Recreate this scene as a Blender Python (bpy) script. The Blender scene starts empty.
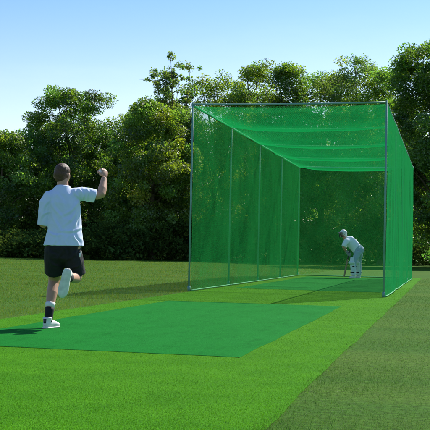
import bpy, bmesh, math
import numpy as np
from mathutils import Vector, Matrix, Quaternion, noise

R = math.radians
S = bpy.context.scene
COL = S.collection
rng = np.random.default_rng(7)

# ------------------------------------------------------------------ helpers
def new_mat(name):
    m = bpy.data.materials.new(name)
    m.use_nodes = True
    nt = m.node_tree
    for n in list(nt.nodes):
        nt.nodes.remove(n)
    return m, nt

def node(nt, kind, **kw):
    n = nt.nodes.new(kind)
    for k, v in kw.items():
        if k.startswith('i_'):
            n.inputs[k[2:].replace('_', ' ')].default_value = v
        else:
            setattr(n, k, v)
    return n

def principled(name, col, rough=.6, metal=0, var=.15, scale=30, bump=0, bscale=200, sheen=0, spec=.4):
    m, nt = new_mat(name)
    out = node(nt, 'ShaderNodeOutputMaterial')
    p = node(nt, 'ShaderNodeBsdfPrincipled')
    p.inputs['Roughness'].default_value = rough
    p.inputs['Metallic'].default_value = metal
    p.inputs['Specular IOR Level'].default_value = spec
    p.inputs['Sheen Weight'].default_value = sheen
    tc = node(nt, 'ShaderNodeTexCoord')
    nz = node(nt, 'ShaderNodeTexNoise')
    nz.inputs['Scale'].default_value = scale
    nz.inputs['Detail'].default_value = 5
    nt.links.new(tc.outputs['Object'], nz.inputs['Vector'])
    rp = node(nt, 'ShaderNodeValToRGB')
    a = [c * (1 - var) for c in col]; b = [min(1, c * (1 + var)) for c in col]
    rp.color_ramp.elements[0].position = .3; rp.color_ramp.elements[0].color = (*a, 1)
    rp.color_ramp.elements[1].position = .7; rp.color_ramp.elements[1].color = (*b, 1)
    nt.links.new(nz.outputs['Fac'], rp.inputs['Fac'])
    nt.links.new(rp.outputs['Color'], p.inputs['Base Color'])
    if bump:
        n2 = node(nt, 'ShaderNodeTexNoise'); n2.inputs['Scale'].default_value = bscale
        nt.links.new(tc.outputs['Object'], n2.inputs['Vector'])
        bp = node(nt, 'ShaderNodeBump'); bp.inputs['Strength'].default_value = bump
        bp.inputs['Distance'].default_value = .01
        nt.links.new(n2.outputs['Fac'], bp.inputs['Height'])
        nt.links.new(bp.outputs['Normal'], p.inputs['Normal'])
    nt.links.new(p.outputs['BSDF'], out.inputs['Surface'])
    return m

def tag(o, label=None, cat=None, group=None, kind=None):
    if label: o['label'] = label
    if cat: o['category'] = cat
    if group: o['group'] = group
    if kind: o['kind'] = kind
    return o

def empty(name, loc, rz=0.0):
    o = bpy.data.objects.new(name, None)
    o.empty_display_size = .2
    COL.objects.link(o)
    o.location = loc
    o.rotation_euler = (0, 0, rz)
    return o

def link(name, me, mat, parent=None):
    o = bpy.data.objects.new(name, me)
    COL.objects.link(o)
    if mat is not None and not me.materials:
        me.materials.append(mat)
    if parent is not None:
        o.parent = parent
    return o

def from_bm(name, bm, mat, parent=None, smooth=True):
    bmesh.ops.recalc_face_normals(bm, faces=bm.faces)
    me = bpy.data.meshes.new(name)
    bm.to_mesh(me); bm.free()
    if smooth:
        me.polygons.foreach_set('use_smooth', [True] * len(me.polygons))
    return link(name, me, mat, parent)

def ring(bm, c, ax, ay, rx, ry, seg):
    return [bm.verts.new(c + ax * (math.cos(2 * math.pi * i / seg) * rx) + ay * (math.sin(2 * math.pi * i / seg) * ry)) for i in range(seg)]

def skin_rings(bm, rings, c0, c1):
    for a, b in zip(rings, rings[1:]):
        n = len(a)
        for i in range(n):
            bm.faces.new((a[i], a[(i + 1) % n], b[(i + 1) % n], b[i]))
    v0 = bm.verts.new(c0); v1 = bm.verts.new(c1)
    n = len(rings[0])
    for i in range(n):
        bm.faces.new((rings[0][(i + 1) % n], rings[0][i], v0))
        bm.faces.new((rings[-1][i], rings[-1][(i + 1) % n], v1))

def tube(bm, pts, rad, seg=14, ref=(0, 1, 0), cap=.6):
    """tapered tube; rad entries are r or (r_side, r_ref)"""
    P = [Vector(p) for p in pts]
    rings = []
    rr = [(r, r) if isinstance(r, (int, float)) else r for r in rad]
    ts = []
    for i, p in enumerate(P):
        a = P[max(0, i - 1)]; b = P[min(len(P) - 1, i + 1)]
        ts.append((b - a).normalized())
    ref = Vector(ref)
    ax = None
    for p, t, (r1, r2) in zip(P, ts, rr):
        if ax is None:
            q = ref if abs(t.dot(ref)) < .9 else Vector((1, 0, 0))
            ay = (q - t * q.dot(t)).normalized(); ax = ay.cross(t).normalized()
        else:
            ax = (ax - t * ax.dot(t)).normalized(); ay = t.cross(ax).normalized()
        rings.append(ring(bm, p, ax, ay, r1, r2, seg))
    m0 = min(rr[0]); m1 = min(rr[-1])
    skin_rings(bm, rings, P[0] - ts[0] * m0 * cap, P[-1] + ts[-1] * m1 * cap)

def loft(bm, secs, seg=24):
    """sections: (cx, cy, cz, rx, ry[, axis tilt vector])"""
    P = [Vector(s[:3]) for s in secs]
    rings = []
    for i, s in enumerate(secs):
        rings.append(ring(bm, P[i], Vector((1, 0, 0)), Vector((0, 1, 0)), s[3], s[4], seg))
    d0 = (P[0] - P[1]).normalized(); d1 = (P[-1] - P[-2]).normalized()
    skin_rings(bm, rings, P[0] + d0 * .004, P[-1] + d1 * min(secs[-1][3:5]) * .5)

def ball(bm, c, r, rot=None, seg=20):
    if isinstance(r, (int, float)): r = (r, r, r)
    M = Matrix.Translation(Vector(c)) @ ((rot.to_4x4()) if rot is not None else Matrix.Identity(4)) @ Matrix.Diagonal((*r, 1))
    bmesh.ops.create_uvsphere(bm, u_segments=seg, v_segments=seg // 2 + 2, radius=1, matrix=M)

def box(bm, c, s, rot=None):
    M = Matrix.Translation(Vector(c)) @ (rot.to_4x4() if rot is not None else Matrix.Identity(4)) @ Matrix.Diagonal((*s, 1))
    bmesh.ops.create_cube(bm, size=1, matrix=M)

def fuse(name, bm, mat, parent=None, voxel=.008, smooth=6, fac=.5, wrinkle=None):
    """closed overlapping shapes -> one continuous surface"""
    me = bpy.data.meshes.new(name + '_raw')
    bmesh.ops.recalc_face_normals(bm, faces=bm.faces)
    bm.to_mesh(me); bm.free()
    t = bpy.data.objects.new(name + '_raw', me)
    COL.objects.link(t)
    m = t.modifiers.new('r', 'REMESH'); m.mode = 'VOXEL'; m.voxel_size = voxel; m.use_smooth_shade = True
    if smooth:
        s = t.modifiers.new('s', 'SMOOTH'); s.iterations = smooth; s.factor = fac
    dg = bpy.context.evaluated_depsgraph_get()
    out = bpy.data.meshes.new_from_object(t.evaluated_get(dg))
    bpy.data.objects.remove(t); bpy.data.meshes.remove(me)
    out.name = name
    if wrinkle:
        n = len(out.vertices)
        co = np.empty(n * 3); out.vertices.foreach_get('co', co); co = co.reshape(-1, 3)
        no = np.array([v.normal[:] for v in out.vertices])
        d = np.array([wrinkle(Vector(c)) for c in co])
        out.vertices.foreach_set('co', (co + no * d[:, None]).ravel())
    out.polygons.foreach_set('use_smooth', [True] * len(out.polygons))
    out.materials.clear()
    out.update()
    return link(name, out, mat, parent)

def np_mesh(name, verts, faces, tint=None):
    """verts (n,3), faces (m,k) of constant k; tint (n,3) goes to a colour attribute"""
    me = bpy.data.meshes.new(name)
    n, m, k = len(verts), len(faces), faces.shape[1]
    me.vertices.add(n); me.loops.add(m * k); me.polygons.add(m)
    me.vertices.foreach_set('co', verts.astype(np.float32).ravel())
    me.loops.foreach_set('vertex_index', faces.astype(np.int32).ravel())
    me.polygons.foreach_set('loop_start', np.arange(0, m * k, k, dtype=np.int32))
    me.update(calc_edges=True)
    if tint is not None:
        a = me.color_attributes.new('tint', 'FLOAT_COLOR', 'POINT')
        a.data.foreach_set('color', np.c_[tint, np.ones(n)].astype(np.float32).ravel())
    me.validate()
    return me

# ------------------------------------------------------------------ materials
def leaf_mat(name, trans=.45, gloss=.03):
    m, nt = new_mat(name)
    out = node(nt, 'ShaderNodeOutputMaterial')
    at = node(nt, 'ShaderNodeAttribute', attribute_name='tint')
    d = node(nt, 'ShaderNodeBsdfDiffuse'); t = node(nt, 'ShaderNodeBsdfTranslucent')
    nt.links.new(at.outputs['Color'], d.inputs['Color'])
    hs = node(nt, 'ShaderNodeHueSaturation'); hs.inputs['Hue'].default_value = .497
    hs.inputs['Saturation'].default_value = 1.1; hs.inputs['Value'].default_value = 1.5
    nt.links.new(at.outputs['Color'], hs.inputs['Color']); nt.links.new(hs.outputs['Color'], t.inputs['Color'])
    mx = node(nt, 'ShaderNodeMixShader'); mx.inputs['Fac'].default_value = trans
    nt.links.new(d.outputs[0], mx.inputs[1]); nt.links.new(t.outputs[0], mx.inputs[2])
    g = node(nt, 'ShaderNodeBsdfGlossy'); g.inputs['Roughness'].default_value = .45
    m2 = node(nt, 'ShaderNodeMixShader'); m2.inputs['Fac'].default_value = gloss
    nt.links.new(mx.outputs[0], m2.inputs[1]); nt.links.new(g.outputs[0], m2.inputs[2])
    nt.links.new(m2.outputs[0], out.inputs['Surface'])
    return m

def ground_mat(name, cols, scales, bump=.4, stretch=(1, 1, 1), rough=.9, fine=60, spec=.05):
    """three colours blended by two noises, plus a fine grain"""
    m, nt = new_mat(name)
    out = node(nt, 'ShaderNodeOutputMaterial')
    p = node(nt, 'ShaderNodeBsdfPrincipled'); p.inputs['Roughness'].default_value = rough
    p.inputs['Specular IOR Level'].default_value = spec
    tc = node(nt, 'ShaderNodeTexCoord')
    mp = node(nt, 'ShaderNodeMapping'); mp.inputs['Scale'].default_value = stretch
    nt.links.new(tc.outputs['Object'], mp.inputs['Vector'])
    prev = None
    for i, sc in enumerate(scales):
        nz = node(nt, 'ShaderNodeTexNoise'); nz.inputs['Scale'].default_value = sc; nz.inputs['Detail'].default_value = 6
        nz.inputs['Roughness'].default_value = .62
        nt.links.new(mp.outputs['Vector'], nz.inputs['Vector'])
        rp = node(nt, 'ShaderNodeMapRange'); rp.inputs['From Min'].default_value = .38; rp.inputs['From Max'].default_value = .62
        nt.links.new(nz.outputs['Fac'], rp.inputs['Value'])
        mx = node(nt, 'ShaderNodeMix', data_type='RGBA')
        if prev is None: mx.inputs['A'].default_value = (*cols[0], 1)
        else: nt.links.new(prev, mx.inputs['A'])
        mx.inputs['B'].default_value = (*cols[i + 1], 1)
        nt.links.new(rp.outputs['Result'], mx.inputs['Factor'])
        prev = mx.outputs['Result']
    nf = node(nt, 'ShaderNodeTexNoise'); nf.inputs['Scale'].default_value = fine; nf.inputs['Detail'].default_value = 4
    nt.links.new(tc.outputs['Object'], nf.inputs['Vector'])
    mr = node(nt, 'ShaderNodeMapRange'); mr.inputs['From Min'].default_value = .3; mr.inputs['From Max'].default_value = .7
    mr.inputs['To Min'].default_value = .68; mr.inputs['To Max'].default_value = 1.3
    nt.links.new(nf.outputs['Fac'], mr.inputs['Value'])
    vm = node(nt, 'ShaderNodeVectorMath', operation='SCALE')
    nt.links.new(prev, vm.inputs[0]); nt.links.new(mr.outputs['Result'], vm.inputs['Scale'])
    nt.links.new(vm.outputs['Vector'], p.inputs['Base Color'])
    bp = node(nt, 'ShaderNodeBump'); bp.inputs['Strength'].default_value = bump; bp.inputs['Distance'].default_value = .03
    nt.links.new(nf.outputs['Fac'], bp.inputs['Height']); nt.links.new(bp.outputs['Normal'], p.inputs['Normal'])
    nt.links.new(p.outputs['BSDF'], out.inputs['Surface'])
    return m

def net_mat(name, col, cover, trans=.45):
    """knotted twine: the steeper the look through it, the more twine stands in the way"""
    m, nt = new_mat(name)
    out = node(nt, 'ShaderNodeOutputMaterial')
    g = node(nt, 'ShaderNodeNewGeometry')
    dot = node(nt, 'ShaderNodeVectorMath', operation='DOT_PRODUCT')
    nt.links.new(g.outputs['Normal'], dot.inputs[0]); nt.links.new(g.outputs['Incoming'], dot.inputs[1])
    ab = node(nt, 'ShaderNodeMath', operation='ABSOLUTE'); nt.links.new(dot.outputs['Value'], ab.inputs[0])
    mxm = node(nt, 'ShaderNodeMath', operation='MAXIMUM'); mxm.inputs[1].default_value = .03
    nt.links.new(ab.outputs[0], mxm.inputs[0])
    inv = node(nt, 'ShaderNodeMath', operation='DIVIDE'); inv.inputs[0].default_value = 1
    nt.links.new(mxm.outputs[0], inv.inputs[1])
    tc = node(nt, 'ShaderNodeTexCoord')
    # uneven gather of the net + the knots
    n1 = node(nt, 'ShaderNodeTexNoise'); n1.inputs['Scale'].default_value = 1.1; n1.inputs['Detail'].default_value = 3
    n2 = node(nt, 'ShaderNodeTexNoise'); n2.inputs['Scale'].default_value = 26; n2.inputs['Detail'].default_value = 2
    for n in (n1, n2): nt.links.new(tc.outputs['Object'], n.inputs['Vector'])
    a1 = node(nt, 'ShaderNodeMapRange'); a1.inputs['From Min'].default_value = .3; a1.inputs['From Max'].default_value = .7
    a1.inputs['To Min'].default_value = .75; a1.inputs['To Max'].default_value = 1.25
    nt.links.new(n1.outputs['Fac'], a1.inputs['Value'])
    a2 = node(nt, 'ShaderNodeMapRange'); a2.inputs['From Min'].default_value = .3; a2.inputs['From Max'].default_value = .7
    a2.inputs['To Min'].default_value = .82; a2.inputs['To Max'].default_value = 1.18
    nt.links.new(n2.outputs['Fac'], a2.inputs['Value'])
    mu = node(nt, 'ShaderNodeMath', operation='MULTIPLY'); nt.links.new(a1.outputs[0], mu.inputs[0]); nt.links.new(a2.outputs[0], mu.inputs[1])
    lat = []          # diamond mesh of the twine
    for dv in ((1, .6, 1), (-.6, -1, 1)):
        dd = node(nt, 'ShaderNodeVectorMath', operation='DOT_PRODUCT'); dd.inputs[1].default_value = tuple(74 * c for c in dv)
        nt.links.new(tc.outputs['Object'], dd.inputs[0])
        sn = node(nt, 'ShaderNodeMath', operation='SINE'); nt.links.new(dd.outputs['Value'], sn.inputs[0])
        sa = node(nt, 'ShaderNodeMath', operation='ABSOLUTE'); nt.links.new(sn.outputs[0], sa.inputs[0])
        ss = node(nt, 'ShaderNodeMapRange', interpolation_type='SMOOTHSTEP'); ss.inputs['From Min'].default_value = .7; ss.inputs['From Max'].default_value = 1
        nt.links.new(sa.outputs[0], ss.inputs['Value']); lat.append(ss)
    lm = node(nt, 'ShaderNodeMath', operation='MAXIMUM'); nt.links.new(lat[0].outputs[0], lm.inputs[0]); nt.links.new(lat[1].outputs[0], lm.inputs[1])
    la = node(nt, 'ShaderNodeMath', operation='MULTIPLY_ADD'); la.inputs[1].default_value = 1.0; la.inputs[2].default_value = .42
    nt.links.new(lm.outputs[0], la.inputs[0])
    mk = node(nt, 'ShaderNodeMath', operation='MULTIPLY'); nt.links.new(mu.outputs[0], mk.inputs[0]); nt.links.new(la.outputs[0], mk.inputs[1])
    mu = mk
    mu2 = node(nt, 'ShaderNodeMath', operation='MULTIPLY'); mu2.inputs[1].default_value = cover; nt.links.new(mu.outputs[0], mu2.inputs[0])
    om = node(nt, 'ShaderNodeMath', operation='SUBTRACT'); om.inputs[0].default_value = 1; nt.links.new(mu2.outputs[0], om.inputs[1])
    pw = node(nt, 'ShaderNodeMath', operation='POWER'); nt.links.new(om.outputs[0], pw.inputs[0]); nt.links.new(inv.outputs[0], pw.inputs[1])
    tr = node(nt, 'ShaderNodeBsdfTransparent')
    d = node(nt, 'ShaderNodeBsdfDiffuse'); d.inputs['Color'].default_value = (*col, 1)
    t = node(nt, 'ShaderNodeBsdfTranslucent'); t.inputs['Color'].default_value = (*col, 1)
    # round twine turns its sides every way, so the light meets many slants
    n3 = node(nt, 'ShaderNodeTexNoise'); n3.inputs['Scale'].default_value = 170; n3.inputs['Detail'].default_value = 1
    nt.links.new(tc.outputs['Object'], n3.inputs['Vector'])
    sb = node(nt, 'ShaderNodeVectorMath', operation='SUBTRACT'); sb.inputs[1].default_value = (.5, .5, .5)
    nt.links.new(n3.outputs['Color'], sb.inputs[0])
    sc = node(nt, 'ShaderNodeVectorMath', operation='SCALE'); sc.inputs['Scale'].default_value = 5
    nt.links.new(sb.outputs[0], sc.inputs[0])
    ad = node(nt, 'ShaderNodeVectorMath', operation='ADD'); nt.links.new(g.outputs['Normal'], ad.inputs[0]); nt.links.new(sc.outputs[0], ad.inputs[1])
    nm = node(nt, 'ShaderNodeVectorMath', operation='NORMALIZE'); nt.links.new(ad.outputs[0], nm.inputs[0])
    nt.links.new(nm.outputs[0], d.inputs['Normal']); nt.links.new(nm.outputs[0], t.inputs['Normal'])
    mx = node(nt, 'ShaderNodeMixShader'); mx.inputs['Fac'].default_value = trans
    nt.links.new(d.outputs[0], mx.inputs[1]); nt.links.new(t.outputs[0], mx.inputs[2])
    fin = node(nt, 'ShaderNodeMixShader')
    nt.links.new(pw.outputs[0], fin.inputs['Fac'])
    nt.links.new(mx.outputs[0], fin.inputs[1]); nt.links.new(tr.outputs[0], fin.inputs[2])
    nt.links.new(fin.outputs[0], out.inputs['Surface'])
    return m

M_leaf = leaf_mat('leaves', .58, .05)
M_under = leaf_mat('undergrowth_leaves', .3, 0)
M_blade = leaf_mat('grass_blades', .35, .02)
M_bark = principled('bark', (.11, .085, .06), .9, var=.4, scale=6, bump=.6, bscale=25)
M_field = ground_mat('field_grass', [(.047, .122, .010), (.068, .130, .014), (.038, .108, .009)], [.18, .55], stretch=(.45, 1.3, 1), fine=22)
M_turf = ground_mat('artificial_turf', [(.052, .205, .002), (.060, .225, .003), (.042, .18, .002)], [.6, 2.5], fine=90, bump=.5)
M_mat = ground_mat('green_carpet', [(.003, .185, .018), (.012, .22, .030), (.002, .155, .014), (.006, .20, .020)], [.55, 2.2, 9], fine=210, bump=.6, stretch=(1.7, .5, 1))
M_net = net_mat('green_netting', (.030, .38, .078), .175)
M_roofnet = net_mat('roof_netting', (.010, .36, .085), .145, .5)
M_sidenet = net_mat('dense_side_netting', (.030, .45, .120), .20)
M_rope = principled('net_border_rope', (.07, .36, .14), .8, var=.2, scale=40)
M_steel = principled('galvanised_steel', (.16, .34, .29), .55, .15, var=.15, scale=8)
M_skin = principled('skin', (.50, .27, .18), .55, var=.08, scale=14, spec=.35)
M_hair = principled('brown_hair', (.085, .038, .017), .5, var=.4, scale=140, bump=.4, bscale=240)
M_shirt = principled('white_cotton_shade_blue', (.62, .69, .89), .9, var=.03, scale=8, bump=.25, bscale=14, sheen=.2)  # white shirt; blue cast of skylit shade put into the colour
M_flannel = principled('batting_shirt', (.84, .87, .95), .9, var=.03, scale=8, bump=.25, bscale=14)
M_padcloth = principled('pad_canvas', (.70, .74, .76), .8, var=.05)
M_trouser = principled('white_trousers_shade_tint', (.34, .46, .52), .9, var=.05, scale=8)  # white trousers; teal-grey of the shade in the cage put into the colour
M_black = principled('black_cloth', (.010, .010, .013), .8, var=.3, scale=20, bump=.3, bscale=30)
M_whitecloth = principled('white_sock', (.75, .75, .74), .85, var=.05)
M_shoe = principled('white_leather', (.72, .72, .70), .5, var=.06, scale=25)
M_sole = principled('rubber_sole', (.70, .69, .62), .7, var=.12, scale=30)
M_ball = principled('pale_leather', (.80, .77, .74), .4, var=.06)
M_eye = principled('eye', (.5, .5, .5), .2)
M_lips = principled('lips', (.36, .15, .12), .5)
M_bat = principled('willow_wood', (.30, .19, .10), .5, var=.2, scale=18)
M_grip = principled('rubber_grip', (.05, .05, .06), .7)
M_glove = principled('batting_glove', (.30, .31, .33), .7)
M_navy = principled('dark_peak', (.02, .025, .04), .4)
M_helmet = principled('helmet_shell', (.75, .75, .76), .35, var=.04)

# ------------------------------------------------------------------ camera, light, sky
cam = bpy.data.cameras.new('camera')
co = bpy.data.objects.new('camera', cam); COL.objects.link(co); S.camera = co
cam.sensor_width = 36; cam.lens = 36 * 661.2 / 280
cam.clip_start = .05; cam.clip_end = 3000
r = Vector((.97456616, .22302868, .02188625)); u = Vector((-.01393858, -.03714746, .99921258)); w = Vector((-.22366608, .97410383, .03309396))
co.matrix_world = Matrix(((r.x, u.x, -w.x, 0), (r.y, u.y, -w.y, 0), (r.z, u.z, -w.z, .816), (0, 0, 0, 1)))

SUN_AZ, SUN_EL = R(22), R(42)
sd = Vector((math.sin(SUN_AZ) * math.cos(SUN_EL), math.cos(SUN_AZ) * math.cos(SUN_EL), math.sin(SUN_EL)))
L = bpy.data.lights.new('sun', 'SUN'); L.energy = 5.0; L.angle = R(.53); L.color = (1, .94, .85)
lo = bpy.data.objects.new('sun', L); COL.objects.link(lo)
lo.rotation_euler = sd.to_track_quat('Z', 'Y').to_euler(); lo.location = sd * 80

W = bpy.data.worlds.new('World'); S.world = W; W.use_nodes = True
nt = W.node_tree
for n in list(nt.nodes): nt.nodes.remove(n)
wo = node(nt, 'ShaderNodeOutputWorld'); bg = node(nt, 'ShaderNodeBackground')
sky = node(nt, 'ShaderNodeTexSky'); sky.sky_type = 'NISHITA'; sky.sun_disc = False
sky.sun_elevation = SUN_EL; sky.sun_rotation = SUN_AZ
sky.air_density = 1.0; sky.dust_density = .5; sky.ozone_density = .7; sky.altitude = 0
bg.inputs['Strength'].default_value = .098
# thin high cloud, a few faint wisps
tcw = node(nt, 'ShaderNodeTexCoord'); mpw = node(nt, 'ShaderNodeMapping'); mpw.inputs['Scale'].default_value = (2.2, 2.2, 9)
nw = node(nt, 'ShaderNodeTexNoise'); nw.inputs['Scale'].default_value = 1.6; nw.inputs['Detail'].default_value = 7; nw.inputs['Roughness'].default_value = .6
nt.links.new(tcw.outputs['Generated'], mpw.inputs['Vector']); nt.links.new(mpw.outputs['Vector'], nw.inputs['Vector'])
rw = node(nt, 'ShaderNodeMapRange'); rw.inputs['From Min'].default_value = .50; rw.inputs['From Max'].default_value = .80; rw.inputs['To Max'].default_value = .22
nt.links.new(nw.outputs['Fac'], rw.inputs['Value'])
mw = node(nt, 'ShaderNodeMix', data_type='RGBA'); mw.inputs['B'].default_value = (6.6, 7.7, 8.4, 1)
nt.links.new(rw.outputs['Result'], mw.inputs['Factor']); nt.links.new(sky.outputs[0], mw.inputs['A'])
tn = node(nt, 'ShaderNodeMix', data_type='RGBA', blend_type='MULTIPLY'); tn.inputs['Factor'].default_value = 1
sx = node(nt, 'ShaderNodeSeparateXYZ'); nt.links.new(tcw.outputs['Generated'], sx.inputs[0])
gr = node(nt, 'ShaderNodeValToRGB'); gr.color_ramp.interpolation = 'EASE'
gr.color_ramp.elements[0].position = .09; gr.color_ramp.elements[0].color = (1.14, 1.03, 1, 1)
gr.color_ramp.elements[1].position = .30; gr.color_ramp.elements[1].color = (.58, .80, .98, 1)
nt.links.new(sx.outputs['Z'], gr.inputs['Fac'])
sg = node(nt, 'ShaderNodeVectorMath', operation='MULTIPLY'); sg.inputs[1].default_value = (.95, 1.04, 1.13)
nt.links.new(gr.outputs['Color'], sg.inputs[0]); nt.links.new(sg.outputs[0], tn.inputs['B'])
nt.links.new(mw.outputs['Result'], tn.inputs['A']); nt.links.new(tn.outputs['Result'], bg.inputs['Color']); nt.links.new(bg.outputs[0], wo.inputs['Surface'])

S.view_settings.view_transform = 'Standard'; S.view_settings.look = 'None'
S.view_settings.exposure = 0.55; S.view_settings.gamma = 1
try: S.view_settings.use_curve_mapping = False
except Exception: pass
S.cycles.max_bounces = 10; S.cycles.transparent_max_bounces = 16
S.cycles.diffuse_bounces = 6; S.cycles.transmission_bounces = 6
S.render.film_transparent = False

# ------------------------------------------------------------------ ground
def sheet(name, x0, x1, y0, y1, z, mat, nx=1, ny=1):
    bm = bmesh.new()
    vs = [[bm.verts.new((x0 + (x1 - x0) * i / nx, y0 + (y1 - y0) * j / ny, z)) for i in range(nx + 1)] for j in range(ny + 1)]
    for j in range(ny):
        for i in range(nx):
            bm.faces.new((vs[j][i], vs[j][i + 1], vs[j + 1][i + 1], vs[j + 1][i]))
    return from_bm(name, bm, mat, smooth=False)

TX0, TX1 = -4.70, -.80          # artificial turf strip
tag(sheet('ground', -900, 900, -300, 1500, 0, M_field), kind='structure')

def wobble_strip(name, x0, x1, y0, y1, z, mat, amp):
    """a strip with slightly wandering long edges"""
    bm = bmesh.new(); n = int((y1 - y0) / .02); rows = []
    for j in range(n + 1):
        y = y0 + (y1 - y0) * j / n
        e0 = amp * noise.noise((y * .9, 3.1, 0)) * .5 + amp * .22 * noise.noise((y * 6, 9.1, 0))
        e1 = amp * noise.noise((y * .9, 7.7, 0)) * .5 + amp * .22 * noise.noise((y * 6, 1.1, 0))
        rows.append((bm.verts.new((x0 + e0, y, z)), bm.verts.new((x1 + e1, y, z))))
    for a, b in zip(rows, rows[1:]): bm.faces.new((a[0], a[1], b[1], b[0]))
    return from_bm(name, bm, mat, smooth=False)
tag(wobble_strip('turf_strip', TX0, TX1, -6, 33.6, .003, M_turf, .035), kind='structure')

def carpet(name, x0, x1, y0, y1, th, label):
    bm = bmesh.new(); n = 40
    nx, ny = 26, 60
    top = []
    for j in range(ny + 1):
        rowv = []
        for i in range(nx + 1):
            ti = 0 if i == 0 else 1 if i == nx else min(max((i - 1) / (nx - 2), .012 / (x1 - x0)), 1 - .012 / (x1 - x0))
            tj = 0 if j == 0 else 1 if j == ny else min(max((j - 1) / (ny - 2), .03 / (y1 - y0)), 1 - .03 / (y1 - y0))
            x = x0 + (x1 - x0) * ti; y = y0 + (y1 - y0) * tj
            if j in (0, 1, ny - 1, ny): y += .018 * noise.noise((x * 2.2, y, 4))
            if i in (0, 1, nx - 1, nx): x += .018 * noise.noise((x, y * 1.5, 8))
            z = th + .006 * max(0, noise.noise((x * .7, y * 1.6, 2))) ** 2 * 4
            if i in (0, nx) or j in (0, ny): z = .0048
            rowv.append(bm.verts.new((x, y, z)))
        top.append(rowv)
    for j in range(ny):
        for i in range(nx):
            bm.faces.new((top[j][i], top[j][i + 1], top[j + 1][i + 1], top[j + 1][i]))
    edge = [top[0][i] for i in range(nx + 1)] + [top[j][nx] for j in range(1, ny + 1)] + [top[ny][i] for i in range(nx - 1, -1, -1)] + [top[j][0] for j in range(ny - 1, 0, -1)]
    low = [bm.verts.new((v.co.x, v.co.y, .0036)) for v in edge]
    m = len(edge)
    for i in range(m): bm.faces.new((edge[i], low[i], low[(i + 1) % m], edge[(i + 1) % m]))
    return tag(from_bm(name, bm, M_mat), label, 'mat')
carpet('run_up_mat', -4.16, -1.51, 7.5, 15.08, .006, 'dark green carpet mat on the bright turf under the running bowler')
carpet('batting_mat', -4.30, -1.30, 20.75, 31.9, .006, 'dark green carpet mat inside the net cage under the batter')

# ---- blades
def blades(name, n, d0, d1, side, h, wmul, palette, lean=.5, clump=0.0):
    """n grass blades, thinning out with distance; side(x,y) keeps a place or not"""
    t = rng.random(n)
    d = d0 * (d1 / d0) ** t                       # equal numbers per equal ratio of distance
    a = R(12.9) + (rng.random(n) - .5) * R(33)
    x = -np.sin(a) * d; y = np.cos(a) * d
    k = side(x, y); x, y, d = x[k], y[k], d[k]; n = len(x)
    hh = h[0] + (h[1] - h[0]) * rng.random(n) ** 1.5
    if clump:
        cl = np.array([noise.noise((xx * clump, yy * clump, 5.)) for xx, yy in zip(x, y)])
        hh = hh * np.clip(.95 + cl * .7, .4, 1.6)
    wd = np.maximum(.0016, d / 2361 * .55) * wmul * (.7 + .6 * rng.random(n))
    th = rng.random(n) * 2 * np.pi
    dx, dy = np.cos(th) * wd * .5, np.sin(th) * wd * .5
    lt = rng.random(n) * 2 * np.pi; lr = hh * lean * rng.random(n)
    V = np.empty((n, 3, 3))
    V[:, 0] = np.c_[x - dx, y - dy, np.full(n, .002)]
    V[:, 1] = np.c_[x + dx, y + dy, np.full(n, .002)]
    V[:, 2] = np.c_[x + np.cos(lt) * lr, y + np.sin(lt) * lr, hh]
    pal = np.array(palette); pi = rng.integers(0, len(pal), n)
    c = pal[pi] * (.75 + .5 * rng.random(n))[:, None]
    wear = np.array([.6 * noise.noise((xx * .9, yy * .45, 11.)) + .4 * noise.noise((xx * 3.5, yy * 1.4, 2.)) for xx, yy in zip(x, y)])
    c = c * (1 + .38 * wear)[:, None] * np.c_[1 + .3 * np.clip(wear, 0, 1), np.ones(n), 1 + .8 * np.clip(wear, 0, 1)]
    me = np_mesh(name, V.reshape(-1, 3), np.arange(n * 3).reshape(-1, 3), np.repeat(c, 3, 0))
    return tag(link(name, me, M_blade), kind='stuff')

def on_mat(x, y): return ((x > -4.165) & (x < -1.505 + .008 * rng.normal(size=len(x))) & (y > 7.5 + .012 * rng.normal(size=len(x))) & (y < 15.09)) | ((x > -4.31) & (x < -1.29) & (y > 20.7) & (y < 31.95))
def on_turf(x, y): return (x > TX0 + .02 + .02 * rng.normal(size=len(x))) & (x < TX1 + .005 + .022 * rng.normal(size=len(x))) & ~on_mat(x, y) & (y < 33)
def wild(x, y):
    return (x > TX1 - .01 + .030 * rng.normal(size=len(x)) + .03 * np.sin(y * 3.1) * np.sin(y * 7.7))
def wild2(x, y): return (x < TX0 + .01 + .045 * rng.normal(size=len(x)))
tag(blades('turf_grass', 420000, 3.4, 24, on_turf, (.006, .015), 1.15, [(.054, .215, .002), (.068, .24, .003), (.040, .175, .002), (.095, .26, .010)], .7),
    'short bright green artificial grass of the practice strip', 'turf')
tag(blades('rough_grass', 330000, 3.4, 34, wild, (.006, .020), 1.0, [(.040, .118, .011), (.049, .120, .014), (.078, .125, .023), (.032, .102, .010)], 1.2, .8),
    'worn olive brown grass beside the practice strip', 'grass')
tag(blades('meadow_grass', 260000, 8, 60, wild2, (.02, .05), 1.1, [(.090, .175, .013), (.125, .19, .02), (.165, .19, .036), (.066, .15, .012)], .9, .8),
    'mown yellowish green grass of the playing field', 'grass')

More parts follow.
